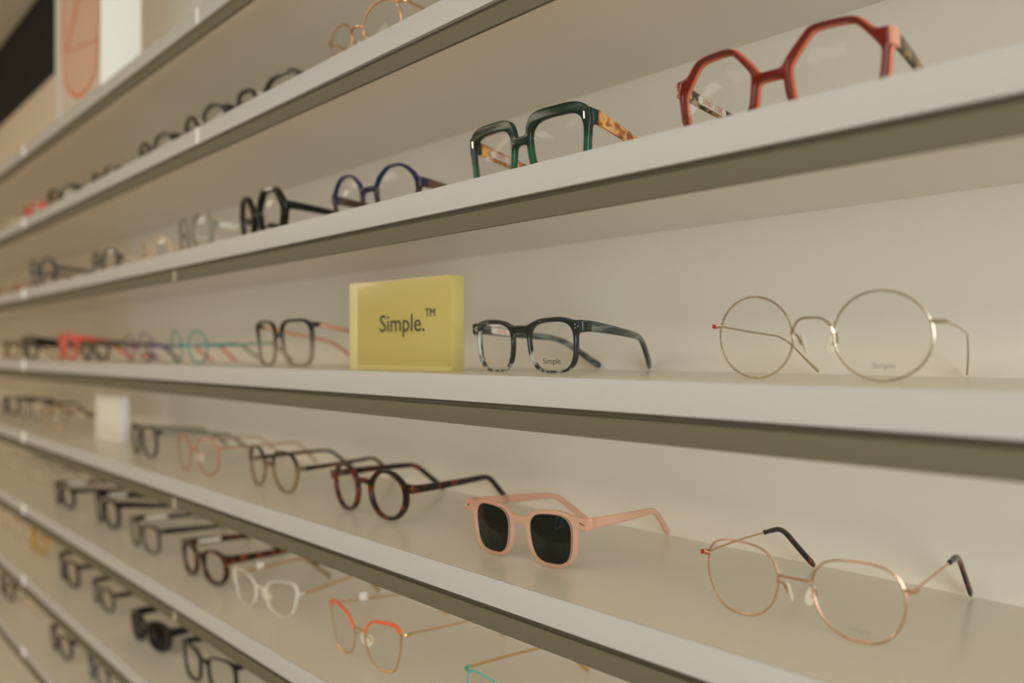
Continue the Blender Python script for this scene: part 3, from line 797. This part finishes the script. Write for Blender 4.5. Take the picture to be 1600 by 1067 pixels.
g(3, 197, 243, 1.14, None, 'eyeglasses', 'round mauve eyeglasses with indigo bridge, left of the teal pair', shape='round', A=.044, B=.042, bridge=.021, metal=True, wire=.0014, front=PURPLE, temple=INDIGO, tip=CORAL, zh=.05, bridge_z=.1, bridge_h=.001)
g(3, 130, 172, 1.15, None, 'eyeglasses', 'dark greenish blurred eyeglasses crossed by a red temple on the eye level shelf', shape='panto', A=.042, B=.032, rim=.003, front=OLIVEG, temple=OLIVEG)
g(3, 92, 120, 1.14, None, 'eyeglasses', 'bright coral red eyeglasses with long red temples, far left on the eye level shelf', shape='panto', A=.046, B=.042, rim=.0058, front=CORAL, temple_h=(.009, .006, .006))
g(3, 35, 58, 1.14, None, 'eyeglasses', 'thick black eyeglasses above the joint clip of the eye level shelf', shape='square', A=.048, B=.040, rim=.0065, front=BLACK, temple_h=(.011, .007, .007))
g(3, 4, 30, 1.18, None, 'eyeglasses', 'speckled brown blurred eyeglasses at the far left of the eye level shelf', shape='square', A=.048, B=.036, rim=.005, front=TORT_OLIVE, temple_h=(.009, .006, .006))
# ---- shelf 4
g(4, 1099, 1431, 1.158, 4, 'eyeglasses', 'thin rose gold wire eyeglasses with dark tortoise tips at lower right', inward=(.016, .002), shape='crown', A=.0495, B=.0425, bridge=.0205, metal=True, front=M_ROSE, temple=M_ROSE, wire=.00062, tip=TORT_DARK,
  zh=.45, bridge_z=.28, bridge_h=.0010, insert=REDENAMEL, print_=('Simple.', .0042, M_FAINT_INK, -.66), tag_=False, bend_z=.033, sleeve=.36)
g(4, 731, 925, 1.122, 6, 'sunglasses', 'pink transparent sunglasses with dark green lenses', W=.1310, brow=.0004, fillet=.0036, shape='sunsq', A=.0385, B=.0350, bridge=.0185, rim=.0034, depth=.0048, front=PINK, temple=PINKT, lens=M_SUN,
  zh=.78, bridge_z=.52, bridge_w=.0055, temple_h=(.0078, .0046, .0060), rivet=(M_BRASS, [(0, 0), (-.0012, .0006), (.0012, -.0006)]), bridge_h=.0012, bend_z=.0285)
g(4, 517, 648, 1.137, None, 'eyeglasses', 'round dark red tortoise eyeglasses left of the pink sunglasses', W=.134, shape='polyround', A=.0410, B=.0388, bridge=.021, rim=.0044, front=TORT_DARK, temple=TORT_DARK, zh=.42, bridge_z=.34, temple_h=(.0072, .0050, .0056), rivet=(M_BRASS, [(0, 0)]), bend_z=.032)
g(4, 391, 470, 1.14, None, 'eyeglasses', 'thin polygonal eyeglasses, black above and olive tortoise below, beside the round tortoise pair', shape='softhex', A=.0430, B=.0410, bridge=.019, rim=.0026, front=HALFT, temple=TORT_DARK, zh=.25, bridge_z=.15, temple_h=(.0050, .0036, .0045), bend_z=.031)
g(4, 278, 346, 1.1, None, 'eyeglasses', 'thin orange copper eyeglasses between dark pairs on the pink sunglasses shelf', shape='panto', A=.048, B=.045, bridge=.018, metal=True, wire=.0011, front=TERRA, temple=M_ROSE, zh=.55, bridge_z=.3, tip=CLEARWARM, bend_z=.034)
g(4, 208, 248, 1.12, None, 'eyeglasses', 'dark grey blurred eyeglasses right of the small white block', shape='panto', A=.042, B=.041, bridge=.017, rim=.0034, front=OLIVEG, temple=GREYCL, zh=.7, bridge_z=.5)
g(4, 66, 106, 1.17, None, 'eyeglasses', 'pale gold blurred eyeglasses left of the small white block', shape='panto', A=.048, B=.044, metal=True, wire=.0013, front=M_ROSE, tip=TORT_DARK, zh=.5)
g(4, 34, 70, 1.20, None, 'eyeglasses', 'dark brown blurred eyeglasses with arching temples, left of the pale gold pair', shape='square', A=.046, B=.040, rim=.0035, front=GREYCL, temple=BLACK, zh=.8, bend_z=.036)
g(4, 4, 30, 1.20, None, 'eyeglasses', 'dark blurred eyeglasses at the far left of the pink sunglasses shelf', shape='square', A=.046, B=.036, rim=.0045, front=DKGREY, temple=DKGREY, zh=.8, bend_z=.036)
# ---- shelf 5
g(5, 728, 905, 1.13, 3, 'eyeglasses', 'turquoise rimmed eyeglasses with gold temples, cut off by the bottom edge', shape='square', A=.050, B=.040, metal=True, wire=.0010, front=TURQ, temple=M_BRASS, zh=.85, bridge_z=.3, tag_=False, bend_z=.033)
g(5, 516, 634, 1.13, None, 'eyeglasses', 'gold cat eye eyeglasses with orange brow lines on the shelf below the sunglasses', shape='cat', A=.049, B=.0455, bridge=.0175, metal=True, wire=.0008, front=M_BRASS, temple=M_BRASS, brow_cap=ORANGE, zh=.70, bridge_z=.28, tag_=True, print_=('SIMPLE', .0042, M_GREY_INK, -.45), bend_z=.031)
g(5, 365, 470, 1.127, None, 'eyeglasses', 'milky clear rimmed eyeglasses with gold temples, left of the orange browed pair', shape='cat', A=.047, B=.0370, bridge=.018, rim=.0020, depth=.003, front=CLEAR, temple=M_BRASS, zh=.45, bridge_z=.2, bridge_w=.0025, tip=TORT_OLIVE, tag_=True, temple_h=(.0022, .0018, .0022), pads=True, bend_z=.031)
g(5, 286, 358, 1.12, None, 'eyeglasses', 'thick brown tortoise eyeglasses with broad temples beside the milky clear pair', shape='panto', A=.043, B=.0360, bridge=.020, rim=.0048, depth=.005, front=TORT, temple=TORT, zh=.72, bridge_z=.42, bridge_w=.007, temple_h=(.0110, .0068, .0062), sticker=('1', M_RED_INK), bend_z=.032)
g(5, 206, 252, 1.12, None, 'eyeglasses', 'grey brown thin rimmed eyeglasses left of the thick tortoise pair', shape='square', A=.045, B=.0350, bridge=.018, rim=.0026, brow=.0014, front=OLIVEG, temple=DKGREY, zh=.85, bridge_z=.6, sticker=('1', M_RED_INK))
g(5, 150, 188, 1.14, None, 'eyeglasses', 'black eyeglasses with tall oval lenses, second pair left of the thick tortoise one', shape='panto', A=.043, B=.040, bridge=.018, rim=.0062, front=BLACK, zh=.85, bridge_z=.6, temple_h=(.0100, .0072, .0060), sticker=('1', M_RED_INK))
g(5, 87, 118, 1.12, None, 'eyeglasses', 'black eyeglasses with reddish inner temples, left of the tall oval black pair', shape='panto', A=.041, B=.034, bridge=.018, rim=.0056, front=BLACK, temple=TORT_DARK, zh=.85, bridge_z=.6, sticker=('1', M_RED_INK))
g(5, 44, 76, 1.20, None, 'eyeglasses', 'pale brown blurred eyeglasses left of the black pairs, shelf below the sunglasses', shape='panto', A=.044, B=.036, metal=True, wire=.001, front=CLEARWARM, temple=OLIVEG, tip=DKGREY)
g(5, 8, 36, 1.20, None, 'eyeglasses', 'faint brown blurred eyeglasses at the far left, shelf below the sunglasses', shape='panto', A=.044, B=.036, metal=True, wire=.001, front=CLEARWARM, temple=OLIVEG, tip=DKGREY)
# ---- shelf 6
g(6, 286, 372, 1.13, None, 'eyeglasses', 'black thin square eyeglasses cut off by the bottom edge', shape='square', A=.050, B=.042, rim=.0032, front=BLACK, zh=.85, bridge_z=.4, temple_h=(.0080, .006, .006))
g(6, 206, 268, 1.12, None, 'sunglasses', 'all black sunglasses with round black lenses in the lower left', shape='panto', A=.044, B=.0340, bridge=.019, rim=.0055, depth=.006, front=BLACK, lens=M_BLACKLENS, zh=.6, bridge_z=.35, bridge_w=.008, temple_h=(.0120, .008, .007), rivet=(M_BRASS, [(0, 0), (-.001, 0)]))
g(6, 146, 180, 1.13, None, 'eyeglasses', 'dark grey thin eyeglasses up and left of the all black sunglasses', shape='panto', A=.043, B=.0330, bridge=.018, rim=.0042, brow=.001, front=OLIVEG, temple=BLACK, zh=.7, bridge_z=.5)
g(6, 93, 124, 1.116, None, 'eyeglasses', 'black square eyeglasses, second pair left of the all black sunglasses', shape='square', A=.045, B=.040, bridge=.018, rim=.0060, front=DKGREY, temple=BLACK, zh=.8, bridge_z=.6)
g(6, 49, 72, 1.16, None, 'eyeglasses', 'clear eyeglasses with yellow brown edge, left of the black square pair', shape='square', A=.044, B=.036, rim=.004, front=YELLOWC, temple=CLEARWARM, zh=.8)
g(6, 22, 46, 1.16, None, 'eyeglasses', 'pale crystal blurred eyeglasses left of the yellow brown pair', shape='panto', A=.044, B=.036, rim=.0035, front=CLEARWARM, zh=.7)
g(6, 0, 20, 1.16, None, 'eyeglasses', 'pale pinkish blurred eyeglasses at the left edge, above the lowest shelves', shape='panto', A=.044, B=.036, rim=.0035, front=CLEARWARM, zh=.7)
# ---- shelf 7
g(7, 139, 172, 1.13, None, 'eyeglasses', 'dark teal eyeglasses touching the bottom edge, right of a small grey pair', shape='panto', A=.045, B=.040, rim=.0025, front=BLUEGREY, zh=.7)
g(7, 80, 114, 1.1, None, 'eyeglasses', 'small dark grey eyeglasses on the second lowest shelf', shape='panto', A=.043, B=.038, rim=.0042, front=DKGREY, temple=BLUEGREY, zh=.7)
g(7, 42, 66, 1.16, None, 'eyeglasses', 'faint clear eyeglasses with orange temple ends, left of the small dark grey pair', shape='panto', A=.044, B=.038, rim=.002, front=CLEARWARM, temple=CLEARWARM, zh=.7)
g(7, 1, 23, 1.105, None, 'eyeglasses', 'dark oval eyeglasses at the left edge on the second lowest shelf', shape='panto', A=.044, B=.038, rim=.0042, front=DKGREY, temple=TERRA, zh=.7)

LOG = []
for a, k in G:
    sh, uL, uR, dr, rot, nm, label = a
    fit = k.pop('top', None)
    if uR < 300: k.setdefault('detail', 0)
    mt = k.get('metal'); A_ = k.get('A', .048); br_ = k.get('bridge', .020); rm_ = k.get('rim', .004)
    W = k.get('W') or 2 * (br_ / 2 + A_ + (0.0045 if mt else rm_ * 1.5 + .0035))
    if fit:                                          # distance from which the highest point of the right rim is seen at that pixel
        H = k.get('B', .04) + (2 * rm_ + k.get('brow', 0) if not mt else 2 * k.get('wire', .0009))
        dr = (-TOP[sh] + H / KZ) / ((HOR - fit[1]) / (fit[0] - VPX)) - .01
    sc = 1.0
    if rot is not None:                              # turn known: find the width instead
        lo, hi = .6, 1.5
        for _ in range(40):
            sc = (lo + hi) / 2; w_ = W * sc; de = R(rot)
            tc_, de = solve(uL, uR, dr * DF, w_, rot)
            e_ = [u_of(tc_ - (lx * math.cos(de) - .006 * math.sin(de)), dr * DF + lx * math.sin(de) + .006 * math.cos(de)) for lx in (-w_ / 2, w_ / 2)]
            if e_[1] - e_[0] < uR - uL: lo = sc
            else: hi = sc
        k['A'] = A_ * sc; k['bridge'] = br_ * sc; k['W'] = W * sc; W = W * sc
    else:
        tc_, de = solve(uL, uR, dr * DF, W, rot)
    k['ymax'] = DW - dr * DF - .0035 - W / 2 * abs(math.sin(de))
    root, _w = make_glasses(nm, **k)
    LOG.append('s%d W=%.3f sc=%.2f rot=%.1f d=%.3f t=%.3f  %d-%d  %s' % (sh, W, sc, math.degrees(de), dr, tc_, uL, uR, label[:34]))
    root.location = (-tc_, dr * DF - DW, ztop(sh)); root.rotation_euler = (0, 0, de)
    tag(root, label, nm, 'pairs of glasses along the shelves')
